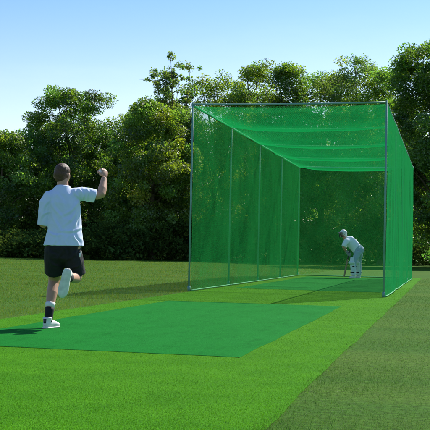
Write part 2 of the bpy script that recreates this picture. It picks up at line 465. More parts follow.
# ------------------------------------------------------------------ trees
def leaf_cloud(cent, rad, per, size, base, out_c, tintvar=.35, flat=.5):
    """leaves spread round clump centres. cent (N,3), rad (N,), per (N,) int"""
    idx = np.repeat(np.arange(len(cent)), per); n = len(idx)
    v = rng.normal(size=(n, 3)); v /= np.linalg.norm(v, axis=1)[:, None]
    rr = rad[idx] * rng.random(n) ** .45
    v2 = v * rr[:, None]; v2[:, 2] *= .75
    pos = cent[idx] + v2
    out = pos - out_c; out /= np.linalg.norm(out, axis=1)[:, None] + 1e-6
    nrm = rng.normal(size=(n, 3)) * .75 + out * .5 + np.array([0, 0, .5]); nrm /= np.linalg.norm(nrm, axis=1)[:, None]
    a = np.cross(nrm, rng.normal(size=(n, 3))); a /= np.linalg.norm(a, axis=1)[:, None]
    b = np.cross(nrm, a)
    s = size * (.6 + .9 * rng.random(n))[:, None]
    V = np.empty((n, 4, 3))
    V[:, 0] = pos - a * s * .5; V[:, 1] = pos + b * s * .27 + nrm * s * .05; V[:, 2] = pos + a * s * .5; V[:, 3] = pos - b * s * .27 + nrm * s * .05
    ct = (1 + tintvar * rng.normal(size=len(cent)) * .6)[idx]
    yel = np.clip(rng.normal(size=len(cent)) * .5, -1, 1)[idx]
    c = np.array(base)[None] * np.clip(ct * (1 + .25 * rng.normal(size=n)), .35, 2.2)[:, None]
    c[:, 0] *= 1 + .22 * yel; c[:, 2] *= 1 - .2 * yel
    return V.reshape(-1, 3), np.repeat(np.clip(c, .004, .4), 4, 0)

def envelope(N, W, H, cb, seed, squeeze=1.0):
    d = rng.normal(size=(N, 3)); d /= np.linalg.norm(d, axis=1)[:, None]
    rr = .35 + .65 * rng.random(N) ** .6
    lob = np.array([1 + .27 * noise.noise(Vector(q) * 1.9 + Vector((seed * 3.3, seed, 0))) + .15 * noise.noise(Vector(q) * 4 + Vector((0, seed, 7))) for q in d])
    rr = rr * lob
    zc = cb + (H - cb) * .47
    up = d[:, 2] > 0
    z = zc + d[:, 2] * rr * np.where(up, H - zc, zc - cb)
    rxy = np.hypot(d[:, 0], d[:, 1]) * rr
    z = z - np.clip(z - zc, 0, None) * .38 * np.clip(rxy, 0, 1.2) ** 2 * (.7 + .6 * rng.random(N))
    k = 1.06 - .12 * np.clip((z - zc) / (H - zc), 0, 1)
    lo = min(z.min(), cb); hi = np.quantile(z, .965)
    z = cb + (z - lo) * (H - cb) / (hi - lo)
    z = np.where(z > H, H - .35 * rng.random(N) ** .5 + (z - H) * .35, z)
    return np.c_[d[:, 0] * rr * W / 2 * k, d[:, 1] * rr * W / 2 * k * squeeze, z], np.array([0, 0, zc])

def tree(name, loc, H, W, cb, n, base, label, size=.150, seed=1, sprays=0, clump=(.4, .85), dens=1.0):
    root = empty(name, (*loc, 0), 0)
    tag(root, label, 'tree', 'trees along the far side of the field')
    Hc = H if not sprays else H * .76
    N = int(W * (Hc - cb) * 3.4 * dens); n = int(n * 4.4)
    cent, oc = envelope(N, W - .8, Hc - .4, cb + .3, seed)
    rad = clump[0] + (clump[1] - clump[0]) * rng.random(N)
    per = np.maximum(4, (n / N * (rad / rad.mean()) ** 2).astype(int))
    V, C = leaf_cloud(cent, rad, per, size, base, oc)
    bm = bmesh.new()
    tr = .016 * H + .04
    top = Vector((rng.normal() * .25, rng.normal() * .25, Hc * .8))
    mid = Vector((rng.normal() * .12, rng.normal() * .12, Hc * .4))
    tube(bm, [(0, 0, -.15), (0, 0, .15), (mid.x * .6, mid.y * .6, Hc * .2), mid, (mid + top) / 2 + Vector((.1, -.1, 0)), top], [tr * 1.5, tr * 1.15, tr, tr * .75, tr * .45, tr * .15], 9)
    order = rng.permutation(N)[:26]
    for k in order:
        c = Vector(cent[k]); z0 = max(Hc * .16, min(c.z * .62, Hc * .7)); f = z0 / (Hc * .8)
        p0 = Vector((mid.x * f * 1.6 if f < .5 else mid.x + (top.x - mid.x) * (f - .5) * 2, mid.y * f * 1.6 if f < .5 else mid.y + (top.y - mid.y) * (f - .5) * 2, z0))
        q = p0.lerp(c, .5) + Vector((rng.normal() * .2, rng.normal() * .2, .25))
        r0 = tr * .42 * (1 - .55 * f)
        tube(bm, [p0, q, c], [r0, r0 * .6, r0 * .22], 6)
    if sprays:
        cs = []; base_z = Hc * .84
        for k in range(sprays):
            a = rng.random() * 6.28; spread = (.25 + .75 * rng.random()) * W * .46
            p0 = Vector((math.cos(a) * .3, math.sin(a) * .3, base_z - .4))
            hz = H - rng.random() ** .9 * (H - Hc) * .95
            p2 = Vector((math.cos(a) * spread, math.sin(a) * spread, hz))
            p1 = p0.lerp(p2, .55) + Vector((math.cos(a + 1) * .45, math.sin(a + 1) * .45, .35 * rng.normal()))
            p3 = p2 + Vector((rng.normal() * .45, rng.normal() * .45, -.1 - .3 * rng.random()))
            bez = [p0 * (1 - t) ** 2 + p1 * 2 * t * (1 - t) + p2 * t * t for t in np.linspace(0, 1, 7)] + [p3]
            tube(bm, bez, [.045, .04, .034, .028, .022, .017, .012, .006], 5)
            for q in range(13):
                p = bez[min(7, 2 + int(rng.random() * 6))]; p = p.lerp(bez[min(7, bez.index(p) + 1)], rng.random())
                tw = Vector((rng.normal(), rng.normal(), .2 * rng.normal() + .15)) * .34
                if q % 2 == 0: tube(bm, [p, p + tw * .6, p + tw], [.012, .009, .004], 4)
                cs.append(p + tw * (.5 + .5 * rng.random()))
        cs = np.array(cs)
        V2, C2 = leaf_cloud(cs, .14 + .26 * rng.random(len(cs)), rng.integers(14, 44, len(cs)), size * .95, base, np.array([0, 0, Hc]))
        V = np.r_[V, V2]; C = np.r_[C, C2]
    me = np_mesh('crown', V, np.arange(len(V)).reshape(-1, 4), C)
    link('crown', me, M_leaf, root)
    from_bm('trunk', bm, M_bark, root)
    return root

dk = (.110, .205, .030); md = (.145, .252, .036); yl = (.165, .260, .036); pl = (.150, .240, .050)
tree('broadleaf_tree', (-45.9, 74), 11.3, 8.6, 1.0, 15000, md, 'bushy green tree outermost on the side of the bowler', seed=1)
tree('broadleaf_tree', (-38.0, 70), 10.0, 8.0, .8, 14000, dk, 'low broad dark tree next to the outermost one beyond the bowler', seed=2)
tree('broadleaf_tree', (-28.8, 62), 8.3, 6.0, .5, 11000, md, 'short bushy tree at the foot of the dome-shaped tree, away from the cage', seed=3)
tree('broadleaf_tree', (-26.2, 68), 11.8, 8.6, .8, 19000, dk, "dome-shaped dark green tree rising behind the bowler's head", seed=4)
tree('broadleaf_tree', (-22.6, 72), 10.6, 6.4, .8, 12000, md, 'lower tree filling the dip between the dome-shaped tree and the yellowish one', seed=5)
tree('broadleaf_tree', (-18.6, 63), 10.3, 6.6, .05, 15000, yl, "broad yellowish green tree behind the bowler's raised fist", seed=6)
tree('willow_tree', (-19.2, 70), 14.6, 5.2, .8, 12000, pl, 'tree with bare-looking wispy shoots sticking up against the sky', size=.18, seed=7, sprays=17)
tree('broadleaf_tree', (-17.3, 75), 13.6, 8.4, .8, 11000, yl, 'pale green tree behind the near corner post of the cage, beside the wispy one', seed=8)
tree('broadleaf_tree', (-13.6, 72), 14.0, 7.0, .8, 12000, yl, 'round-topped light green tree over the cage roof, first from the wispy tree', seed=9)
tree('broadleaf_tree', (-10.9, 70), 13.8, 4.8, .8, 10000, dk, 'dark green tree over the middle of the cage roof', seed=10)
tree('broadleaf_tree', (-9.0, 74), 13.7, 7.4, .8, 11000, md, 'mid green tree just beside the dark green one over the cage roof', seed=11)
tree('willow_tree', (-6.4, 71), 14.0, 6.6, .8, 8000, pl, 'thin pale tree with loose feathery top above the cage roof', seed=22, dens=.8, size=.15)
tree('broadleaf_tree', (-4.3, 68), 12.8, 7.2, .6, 11000, md, 'lower tree between the thin pale tree and the tall dark one by the cage', seed=13)
tree('broadleaf_tree', (-.6, 60), 13.0, 7.2, .4, 20000, dk, 'tall dense dark tree right behind the outer side of the cage', seed=14)
tree('broadleaf_tree', (3.4, 63), 14.2, 7.2, .5, 19000, dk, 'tallest dark tree out in the open, beyond the dense one by the cage', seed=15)
tree('broadleaf_tree', (7.9, 66), 13.3, 6.4, .6, 14000, md, 'mid green tree at the very end of the row, away from the bowler', seed=16)

# far-off wood and the undergrowth below the trees: masses nobody could count
def mass(name, x0, x1, y0, y1, hfun, n_clump, per, size, base, rad, label, lowest=.2):
    x = x0 + (x1 - x0) * rng.random(n_clump); y = y0 + (y1 - y0) * rng.random(n_clump)
    top = np.array([hfun(a, b) for a, b in zip(x, y)])
    z = lowest + (top - lowest) * rng.random(n_clump) ** .7
    cent = np.c_[x, y, z]
    rr = rad[0] + (rad[1] - rad[0]) * rng.random(n_clump)
    V, C = leaf_cloud(cent, rr, np.full(n_clump, per), size, base, np.array([(x0 + x1) / 2, (y0 + y1) / 2 + 10, -5]))
    me = np_mesh(name, V, np.arange(len(V)).reshape(-1, 4), C)
    return tag(link(name, me, M_under if name == 'undergrowth' else M_leaf), label, 'trees' if 'wood' in name else 'undergrowth', kind='stuff')
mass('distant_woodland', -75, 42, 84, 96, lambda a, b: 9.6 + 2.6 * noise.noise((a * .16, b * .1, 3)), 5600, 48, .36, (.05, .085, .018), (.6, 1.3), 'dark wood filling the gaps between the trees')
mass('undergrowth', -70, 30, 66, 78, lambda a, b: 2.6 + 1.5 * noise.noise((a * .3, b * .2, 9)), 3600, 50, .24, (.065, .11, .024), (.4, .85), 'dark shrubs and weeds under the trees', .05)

fx = -46 + 32 * rng.random(1500)
fy = np.where(fx < -22, 56 + (fx + 40) * .05, 55 + (fx + 22) * 1.2) + 6 * rng.random(1500)
fz =   .1 + np.array([1.3 + .7 * noise.noise((a * .4, b * .3, 2)) for a, b in zip(fx, fy)]) * rng.random(1500) ** .8 * np.where(fx > -21, 1.5, 1)
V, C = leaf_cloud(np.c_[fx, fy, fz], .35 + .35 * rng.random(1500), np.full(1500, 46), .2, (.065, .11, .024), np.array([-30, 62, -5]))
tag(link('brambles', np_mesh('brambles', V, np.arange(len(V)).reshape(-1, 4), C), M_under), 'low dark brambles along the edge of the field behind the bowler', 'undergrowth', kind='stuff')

# ------------------------------------------------------------------ net cage
CX, CY, CW, CH, CL = -4.743, 18.592, 3.63, 3.542, 14.243
cage = empty('net_cage', (CX, CY, 0))
tag(cage, 'long open-fronted cage of green netting on thin steel posts over the practice strip', 'batting cage')
def post(x, y, h=CH, rr=.018):
    bm = bmesh.new()
    tube(bm, [(x, y, .0), (x, y, h * .5), (x, y, h + .03)], [rr, rr, rr], 12, cap=.3)
    tube(bm, [(x, y, .004), (x, y, .10)], [rr * 1.6, rr * 1.6], 12, cap=.1)
    return from_bm('post', bm, M_steel, cage)
for k in range(5):
    post(0, CL * k / 4); post(CW, CL * k / 4)
def rail(name, a, b, rr, mat, sag=0, n=12, loops=0):
    bm = bmesh.new(); a = Vector(a); b = Vector(b)
    pts = []
    for i in range(n + 1):
        t = i / n; p = a.lerp(b, t); p.z -= sag * 4 * t * (1 - t); pts.append(p)
    tube(bm, pts, [rr] * (n + 1), 8, ref=(.3, .1, 1), cap=.2)
    return from_bm(name, bm, mat, cage)
for x in (0, CW):
    rail('top_rail', (x, 0, CH - .02), (x, CL, CH - .02), .022, M_steel)
rail('front_rail', (0, 0, CH), (CW, 0, CH), .018, M_steel, .015)
rail('rear_rail', (0, CL, CH), (CW, CL, CH), .022, M_steel, .02)
for k in (1, 2, 3):
    rail('cross_cable', (0, CL * k / 4, CH - .01), (CW, CL * k / 4, CH - .01), .014, M_rope, .05)

def grid(name, nu, nv, f, mat, parent):
    bm = bmesh.new()
    vs = [[bm.verts.new(f(i / nu, j / nv)) for i in range(nu + 1)] for j in range(nv + 1)]
    for j in range(nv):
        for i in range(nu):
            bm.faces.new((vs[j][i], vs[j][i + 1], vs[j + 1][i + 1], vs[j + 1][i]))
    return from_bm(name, bm, mat, parent)
def side(x, sgn, sd_):
    def f(a, b):
        y = a * CL; bay = math.sin(math.pi * ((a * 4) % 1.0)); z = CH - .03
        zz = .02 + (z - .02) * b
        hang = math.sin(math.pi * b)
        off = sgn * (.028 + .03 * bay * (1 - b) + .018 * noise.noise((y * .8, zz * .6, sd_)) + .005 * noise.noise((y * 4, zz * 1.6, sd_ + 5)))
        if b > .99: zz -= .04 * bay
        return (x + off, y, zz)
    return f
grid('side_net', 200, 24, side(0, 1, 3), M_net, cage)
def outer(a, b):
    x, y, z = side(CW, 1, 8)(a, b)
    return (x + .022 * noise.noise((y * 2.4, z * .3, 31)) * math.sin(math.pi * b) ** .5, y, z)
grid('side_net', 200, 24, outer, M_sidenet, cage)
grid('rear_net', 50, 24, lambda a, b: (CW * a, CL - .03 - .05 * math.sin(math.pi * a) + .04 * noise.noise((a * 9, b * 1.2, 5)), .02 + (CH - .05) * b), M_net, cage)
def roof(a, b):
    y = b * CL; bay = (b * 4) % 1.0
    s = math.sin(math.pi * bay) ** .8
    x = CW * a
    z = CH - .03 - .17 * s * min(1, 5 * a, 5 * (1 - a)) ** .7 - .05 * 4 * a * (1 - a) + .03 * noise.noise((x * .8, y * 1.1, 2)) * s
    return (x, y, z)
grid('roof_net', 40, 160, roof, M_roofnet, cage)
for k in (0, 1, 2, 3):      # loose flap of doubled netting hanging from each cable
    def flap(a, b, k=k):
        return (CW * (.01 + .98 * a), CL * k / 4 + .03 + .02 * noise.noise((a * 7, b, k)), CH - .05 - .05 * 4 * a * (1 - a) * (k > 0) - b * (.20 + .05 * noise.noise((a * 4, 2, k))) * (.55 if k == 0 else 1) * min(1, 8 * a + .15, 8 * (1 - a) + .15))
    grid('net_flap', 50, 4, flap, M_sidenet, cage)
# border ropes sewn along the bottom of the nets
for x, off in ((.04, 1), (CW + .03, 1)):
    bm = bmesh.new(); pts = []
    for i in range(81):
        y = CL * i / 80; bay = math.sin(math.pi * ((i / 20) % 1.0))
        pts.append((x + .03 * bay + .02 * noise.noise((y * 1.3, 0, 3)), y, .022 + .006 * bay))
    tube(bm, pts, [.012] * 81, 8, cap=.3)
    from_bm('border_rope', bm, M_rope, cage)
bm = bmesh.new()
tube(bm, [(CW * i / 30, CL - .03 - .05 * math.sin(math.pi * i / 30), .022) for i in range(31)], [.016] * 31, 8, ref=(0, 0, 1))
from_bm('border_rope', bm, M_rope, cage)

# ------------------------------------------------------------------ people
def head_shapes(bm, M):
    """head at the origin of M facing +Y, centre of skull; unit metres"""
    def b(c, r, seg=20): 
        bmesh.ops.create_uvsphere(bm, u_segments=seg, v_segments=seg // 2 + 2, radius=1, matrix=M @ Matrix.Translation(c) @ Matrix.Diagonal((*r, 1)))
    b((0, -.01, .02), (.073, .092, .088)); b((0, .022, -.035), (.060, .066, .075)); b((0, .045, -.078), (.036, .036, .030))
    b((0, .094, -.022), (.013, .018, .016), 10); b((0, .086, .002), (.010, .016, .026), 10)
    b((0, .078, .022), (.045, .016, .012), 12)
    b((0, .084, -.054), (.022, .010, .006), 10); b((0, .083, -.064), (.018, .009, .006), 10)
    for s in (-1, 1):
        b((s * .074, -.008, -.008), (.012, .020, .032), 12)
        b((s * .036, .060, -.018), (.020, .020, .018), 12)

def eyes(M, parent):
    for s in (-1, 1):
        bm = bmesh.new()
        bmesh.ops.create_uvsphere(bm, u_segments=12, v_segments=8, radius=.0125, matrix=M @ Matrix.Translation((s * .030, .074, .006)))
        from_bm('eye', bm, M_eye, parent)

def hand(bm, wrist, a, n, scale=1.0, curl=.5, thumb=1, grip=False, fat=1.0):
    """a: direction of the fingers, n: way the palm faces; thumb: +1/-1 which side"""
    a = Vector(a).normalized(); n = Vector(n); n = (n - a * n.dot(a)).normalized(); s = a.cross(n) * thumb
    wv = Vector(wrist); k = scale
    rot = Matrix((s, a, n)).transposed()
    ball(bm, wv + a * .05 * k, (.040 * k, .052 * k, .016 * k), rot, 14)
    ball(bm, wv + a * .075 * k, (.041 * k, .024 * k, .014 * k), rot, 14)
    for i, ln in zip((1.5, .5, -.5, -1.5), (.90, 1.0, .95, .76)):
        root = wv + a * (.078 - .004 * abs(i)) * k + s * (.0205 * i * k)
        pts = [root]; ang = curl * .6; p = root; seg = [.042 * ln, .028 * ln, .022 * ln]
        spread = s * (i * .05)
        for sg in seg:
            d = (a * math.cos(ang) + n * math.sin(ang) + spread * (0 if grip else 1)).normalized()
            p = p + d * sg * k; pts.append(p); ang += curl * 1.15
        tube(bm, pts, [.0095 * k * fat, .0092 * k * fat, .0085 * k * fat, .0070 * k * fat], 8)
    th0 = wv + a * .022 * k + s * .026 * k
    th1 = th0 + (a * .6 + s * .7 + n * .35).normalized() * .042 * k
    th2 = th1 + (a * .75 + s * (.25 if not grip else -.05) + n * (.5 + .5 * curl)).normalized() * .032 * k
    th3 = th2 + (a * .6 + s * (-.1 if not grip else -.45) + n * (.5 + .5 * curl)).normalized() * .024 * k
    tube(bm, [th0, th1, th2, th3], [.013 * k * fat, .0115 * k * fat, .0105 * k * fat, .008 * k * fat], 8)

def folds(sc=9, amp=.006, dirv=(.6, .2, 1), seed=0):
    dv = Vector(dirv)
    def f(p):
        q = Vector((p.x * sc, p.y * sc, p.z * sc * .55)) + Vector((seed, 0, 0))
        a = noise.noise(q) + .5 * noise.noise(q * 2.1)
        ridge = 1 - abs(noise.noise(Vector((p.x * 5 + p.z * 4, p.y * 5, p.z * 6 - p.x * 3)) + Vector((seed, 3, 1)))) * 2
        return amp * a + amp * .9 * max(0, ridge) ** 2 - amp * .3
    return f

def rot_between(yaw=0, pitch=0, roll=0):
    return (Matrix.Rotation(yaw, 4, 'Z') @ Matrix.Rotation(pitch, 4, 'X') @ Matrix.Rotation(roll, 4, 'Y'))

# ---- bowler: seen from behind, running away
bowler = empty('person', (-3.79, 9.33, .006), R(22.1))
tag(bowler, 'bowler in white t-shirt and black shorts running with one fist raised', 'person')
bm = bmesh.new()
HM = Matrix.Translation((.100, .125, 1.505)) @ rot_between(R(-22), R(-4), R(4))
head_shapes(bm, HM)
tube(bm, [(.11, .075, 1.32), (.108, .09, 1.39), (.103, .105, 1.47)], [.066, .056, .056], 16)
loft(bm, [(.125, .0, .76, .13, .10), (.13, .01, .86, .135, .095), (.13, .03, 1.0, .115, .085), (.12, .05, 1.15, .125, .09), (.11, .07, 1.25, .115, .08), (.108, .08, 1.33, .07, .05)])
# legs
tube(bm, [(.045, .0, .80), (.045, .09, .64), (.050, .185, .475), (.042, .165, .42), (.030, .10, .335), (.015, .035, .22), (.006, .0, .115), (.006, -.005, .07)], [.088, .078, .058, .053, .054, .041, .034, .036], 16)
tube(bm, [(.205, .0, .80), (.24, .05, .65), (.272, .10, .515), (.262, .06, .49), (.238, -.04, .495), (.205, -.18, .50), (.178, -.30, .505), (.170, -.345, .512)], [.088, .078, .058, .054, .054, .042, .034, .036], 16)
tube(bm, [(-.005, -.03, .05), (.03, .06, .045), (.06, .13, .035)], [.030, .032, .022], 12)
tube(bm, [(.165, -.36, .54), (.150, -.37, .44), (.138, -.375, .38)], [.034, .034, .026], 12)
# right arm: upper arm out level, forearm up
tube(bm, [(.225, .075, 1.305), (.34, .078, 1.322), (.45, .085, 1.315), (.488, .095, 1.325), (.50, .13, 1.38), (.512, .175, 1.445), (.518, .205, 1.495)], [.045, .045, .044, .044, .045, .036, .029], 14)
wr = Vector((.518, .205, 1.495)); fa = Vector((.02, .10, .17)).normalized()
hand(bm, wr, fa + Vector((0, .0, .1)), (-.55, .75, -.25), 1.0, .62, 1, True, 1.05)
# left arm: bent, forearm swung forward
tube(bm, [(.005, .07, 1.285), (-.052, .05, 1.18), (-.075, .06, 1.05), (-.072, .10, 1.02), (-.055, .20, 1.06), (-.03, .29, 1.12)], [.048, .05, .044, .043, .040, .029], 14)
hand(bm, (-.03, .29, 1.12), (.2, .55, .4), (.9, -.1, -.3), 1.0, .7, -1)
fuse('body', bm, M_skin, bowler, .0036, 2)
eyes(HM, bowler)
bm = bmesh.new()   # hair: short, close to the skull
bmesh.ops.create_uvsphere(bm, u_segments=40, v_segments=28, radius=1, matrix=HM @ Matrix.Translation((0, -.013, .040)) @ Matrix.Diagonal((.0765, .0935, .080, 1)))
bmesh.ops.create_uvsphere(bm, u_segments=30, v_segments=20, radius=1, matrix=HM @ Matrix.Translation((0, -.042, -.025)) @ Matrix.Diagonal((.060, .054, .056, 1)))
bmesh.ops.create_uvsphere(bm, u_segments=36, v_segments=22, radius=1, matrix=HM @ Matrix.Translation((0, -.034, .006)) @ Matrix.Diagonal((.0735, .075, .066, 1)))
fuse('hair', bm, M_hair, bowler, .004, 2, wrinkle=lambda p:   .0012 * noise.noise(Vector((p.x * 70, p.y * 70, p.z * 30))) + .0010 * noise.noise(Vector((p.x * 260, p.y * 260, p.z * 60))))
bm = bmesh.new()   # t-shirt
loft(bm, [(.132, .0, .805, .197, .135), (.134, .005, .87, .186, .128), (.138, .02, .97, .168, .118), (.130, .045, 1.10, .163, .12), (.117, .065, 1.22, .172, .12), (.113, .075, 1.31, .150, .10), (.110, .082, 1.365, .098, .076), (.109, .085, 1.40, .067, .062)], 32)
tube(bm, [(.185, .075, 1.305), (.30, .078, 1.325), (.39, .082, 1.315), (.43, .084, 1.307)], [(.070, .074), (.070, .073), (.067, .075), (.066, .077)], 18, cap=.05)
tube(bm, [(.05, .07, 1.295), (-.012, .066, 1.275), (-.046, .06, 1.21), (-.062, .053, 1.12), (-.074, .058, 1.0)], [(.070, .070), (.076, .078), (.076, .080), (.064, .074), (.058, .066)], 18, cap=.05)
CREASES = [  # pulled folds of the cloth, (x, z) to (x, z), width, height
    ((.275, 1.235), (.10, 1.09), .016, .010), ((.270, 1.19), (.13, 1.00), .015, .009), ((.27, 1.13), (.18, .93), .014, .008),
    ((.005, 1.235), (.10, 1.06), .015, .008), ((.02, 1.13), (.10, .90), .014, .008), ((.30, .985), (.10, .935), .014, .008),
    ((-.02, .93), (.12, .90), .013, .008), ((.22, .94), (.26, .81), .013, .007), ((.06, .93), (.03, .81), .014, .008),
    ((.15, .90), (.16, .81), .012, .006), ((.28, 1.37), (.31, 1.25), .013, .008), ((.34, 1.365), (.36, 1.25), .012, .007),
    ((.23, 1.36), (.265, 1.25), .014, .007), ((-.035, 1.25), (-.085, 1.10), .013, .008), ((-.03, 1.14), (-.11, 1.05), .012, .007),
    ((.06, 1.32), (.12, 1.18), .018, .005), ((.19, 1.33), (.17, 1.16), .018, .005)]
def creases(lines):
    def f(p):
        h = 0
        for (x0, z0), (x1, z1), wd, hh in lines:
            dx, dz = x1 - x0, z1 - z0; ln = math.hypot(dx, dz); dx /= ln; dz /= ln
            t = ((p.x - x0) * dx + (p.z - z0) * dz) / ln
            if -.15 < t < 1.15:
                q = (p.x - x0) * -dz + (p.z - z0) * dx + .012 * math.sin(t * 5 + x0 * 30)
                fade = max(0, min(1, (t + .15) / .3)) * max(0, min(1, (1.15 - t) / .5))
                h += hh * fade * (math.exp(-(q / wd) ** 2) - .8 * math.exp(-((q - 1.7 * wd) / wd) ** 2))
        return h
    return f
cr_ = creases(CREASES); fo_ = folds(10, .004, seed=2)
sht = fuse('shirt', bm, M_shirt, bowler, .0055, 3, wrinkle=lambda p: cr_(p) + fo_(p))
bm = bmesh.new()
tube(bm, [(.1085 + .064 * math.cos(t), .083 + .060 * math.sin(t), 1.392 + .006 * math.sin(t)) for t in np.linspace(0, 2 * math.pi, 30)], [(.006, .010)] * 30, 8, ref=(0, 0, 1), cap=.1)
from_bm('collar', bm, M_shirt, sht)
bm = bmesh.new()   # shorts
loft(bm, [(.13, .0, .88, .150, .112), (.128, .0, .82, .165, .12), (.125, .01, .74, .182, .125), (.125, .02, .68, .17, .12)], 28)
tube(bm, [(.045, .01, .76), (.045, .06, .66), (.048, .125, .545)], [(.102, .115), (.10, .112), (.098, .108)], 20, cap=.05)
tube(bm, [(.205, .01, .76), (.235, .035, .65), (.262, .075, .525)], [(.102, .115), (.098, .112), (.094, .105)], 20, cap=.05)
SC = [((.125, .80), (.06, .62), .014, .008), ((.13, .78), (.20, .60), .014, .008), ((.27, .80), (.20, .68), .014, .008), ((-.02, .78), (.05, .70), .014, .008),
      ((.0, .66), (.10, .58), .013, .007), ((.31, .66), (.21, .57), .013, .007)]
sc_ = creases(SC); sf_ = folds(9, .006, seed=5)
sh = fuse('shorts', bm, M_black, bowler, .0065, 3, wrinkle=lambda p: sc_(p) + sf_(p))
bm = bmesh.new()   # small pale emblem on the seat of the shorts
tube(bm, [(.284, -.064, .700), (.288, -.062, .735)], [(.010, .004), (.016, .004)], 10)
tube(bm, [(.298, -.052, .735), (.299, -.050, .755)], [(.008, .004), (.006, .004)], 8)
from_bm('emblem', bm, M_whitecloth, sh)
for pts, rr in (([(.0, -.008, .06), (.004, -.001, .10), (.010, .02, .17), (.013, .03, .195)], [.040, .041, .043, .046]),
                ([(.165, -.37, .515), (.172, -.335, .51), (.186, -.265, .503), (.190, -.245, .502)], [.040, .041, .043, .046])):
    bm = bmesh.new(); tube(bm, pts, rr, 18, cap=.1); sk = from_bm('sock', bm, M_black, bowler)
    if rr and pts[0][2] < .2:
        bm = bmesh.new(); tube(bm, [(.0135, .0315, .200), (.0185, .048, .245)], [.045, .049], 18, cap=.1); from_bm('sock_band', bm, M_whitecloth, sk)
def shoe(heel, toe, up, parent, ankle=None):
    heel = Vector(heel); toe = Vector(toe); a = (toe - heel).normalized(); up = Vector(up); up = (up - a * up.dot(a)).normalized(); s = a.cross(up)
    L_ = (toe - heel).length
    bm = bmesh.new()
    P = [heel + a * L_ * t + up * h for t, h in ((.02, .042), (.10, .046), (.26, .050), (.45, .046), (.65, .038), (.83, .031), (.95, .026), (1, .024))]
    tube(bm, P, [(.026, .036), (.037, .043), (.042, .046), (.043, .042), (.048, .034), (.047, .026), (.036, .020), (.020, .012)], 20, ref=up)
    tube(bm, [heel + a * L_ * .20 + up * .045, heel + a * L_ * .19 + up * .085, heel + a * L_ * .17 + up * .112], [(.040, .046), (.043, .047), (.046, .049)], 18, ref=a, cap=.1)
    so = fuse('shoe', bm, M_shoe, parent, .005, 4)
    bm = bmesh.new()
    P = [heel + a * L_ * t + up * .010 for t in (-.015, .06, .2, .38, .55, .74, .9, 1.02)]
    tube(bm, P, [(.026, .010), (.040, .014), (.043, .014), (.042, .013), (.046, .013), (.052, .013), (.044, .012), (.022, .008)], 16, ref=up)
    from_bm('sole', bm, M_sole, so)
    bm = bmesh.new()      # dark heel tab and side flashes
    tube(bm, [heel - a * .004 + up * .055, heel - a * .004 + up * .095], [(.014, .006), (.017, .006)], 10, ref=a)
    from_bm('heel_tab', bm, M_navy, so)
    return so
shoe((-.030, -.055, -.004), (.095, .165, -.004), (0, 0, 1), bowler)
shoe((.168, -.425, .585), (.118, -.420, .325), (.15, 1, .1), bowler)
bm = bmesh.new()
ball(bm, (.499, .292, 1.585), .036, None, 24)
n_ = Vector((-.55, .75, -.25)); a_ = (fa + Vector((0, 0, .1))).normalized(); n_ = (n_ - a_ * n_.dot(a_)).normalized()
bmesh.ops.translate(bm, verts=bm.verts, vec=wr + a_ * .098 + n_ * .048 - Vector((.499, .292, 1.585)))
cb_ = from_bm('cricket_ball', bm, M_ball)
cb_.matrix_world = bowler.matrix_basis.copy()
bpy.context.view_layer.update()
cb_.matrix_world = Matrix.Translation(bowler.location) @ Matrix.Rotation(R(22.1), 4, 'Z')
tag(cb_, "pale ball gripped in the bowler's raised hand", 'ball')

# ---- batter: bent forward over the bat, side on
bat_r = empty('person', (-2.75, 31.25, .009), R(5.0))
tag(bat_r, 'batter in white kit and helmet crouching inside the far end of the cage', 'person')
bm = bmesh.new()
HB = Matrix.Translation((-.375, -.03, 1.345)) @ rot_between(R(118), R(-6), 0)
head_shapes(bm, HB)
tube(bm, [(-.27, .0, 1.15), (-.325, -.01, 1.215), (-.365, -.025, 1.29)], [.07, .058, .056], 14)
tube(bm, [(.11, .0, .80), (.06, 0, .90), (-.06, 0, 1.03), (-.18, 0, 1.12), (-.27, 0, 1.17)], [(.11, .09), (.11, .09), (.13, .10), (.14, .10), (.09, .06)], 20)
tube(bm, [(.09, -.09, .82), (.02, -.15, .64), (-.055, -.19, .475), (-.045, -.20, .33), (-.035, -.21, .10)], [.075, .07, .055, .052, .036], 14)
tube(bm, [(.12, .09, .82), (.12, .14, .64), (.10, .17, .475), (.11, .19, .33), (.115, .21, .10)], [.075, .07, .055, .052, .036], 14)
for c, t in (((-.035, -.21, .05), (-.16, -.27, .035)), ((.115, .21, .05), (.0, .18, .035))):
    tube(bm, [c, Vector(c).lerp(Vector(t), .6), t], [.030, .026, .016], 12)
tube(bm, [(-.25, -.14, 1.13), (-.325, -.22, 1.03), (-.36, -.23, .93), (-.31, -.16, .86), (-.255, -.08, .80)], [.045, .044, .042, .04, .03], 12)
tube(bm, [(-.25, .14, 1.12), (-.31, .19, 1.0), (-.325, .18, .90), (-.28, .10, .82), (-.235, .03, .745)], [.056, .048, .042, .04, .03], 12)
fuse('body', bm, M_skin, bat_r, .009, 4)
eyes(HB, bat_r)
bm = bmesh.new()
tube(bm, [(.08, 0, .86), (.02, 0, .93), (-.08, 0, 1.045), (-.19, 0, 1.13), (-.28, 0, 1.18), (-.31, 0, 1.205)], [(.165, .135), (.16, .13), (.17, .13), (.18, .125), (.12, .085), (.075, .065)], 24)
tube(bm, [(-.22, -.10, 1.14), (-.27, -.16, 1.11), (-.322, -.215, 1.03), (-.352, -.228, .955)], [.085, .083, .075, .072], 14, cap=.05)
tube(bm, [(-.22, .10, 1.14), (-.26, .15, 1.10), (-.305, .19, 1.02), (-.325, .187, .94)], [.085, .083, .075, .072], 14, cap=.05)
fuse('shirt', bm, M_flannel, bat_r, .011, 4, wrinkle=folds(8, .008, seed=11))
bm = bmesh.new()
tube(bm, [(.03, 0, .92), (.12, 0, .82), (.14, 0, .76)], [(.165, .13), (.18, .14), (.15, .12)], 22)
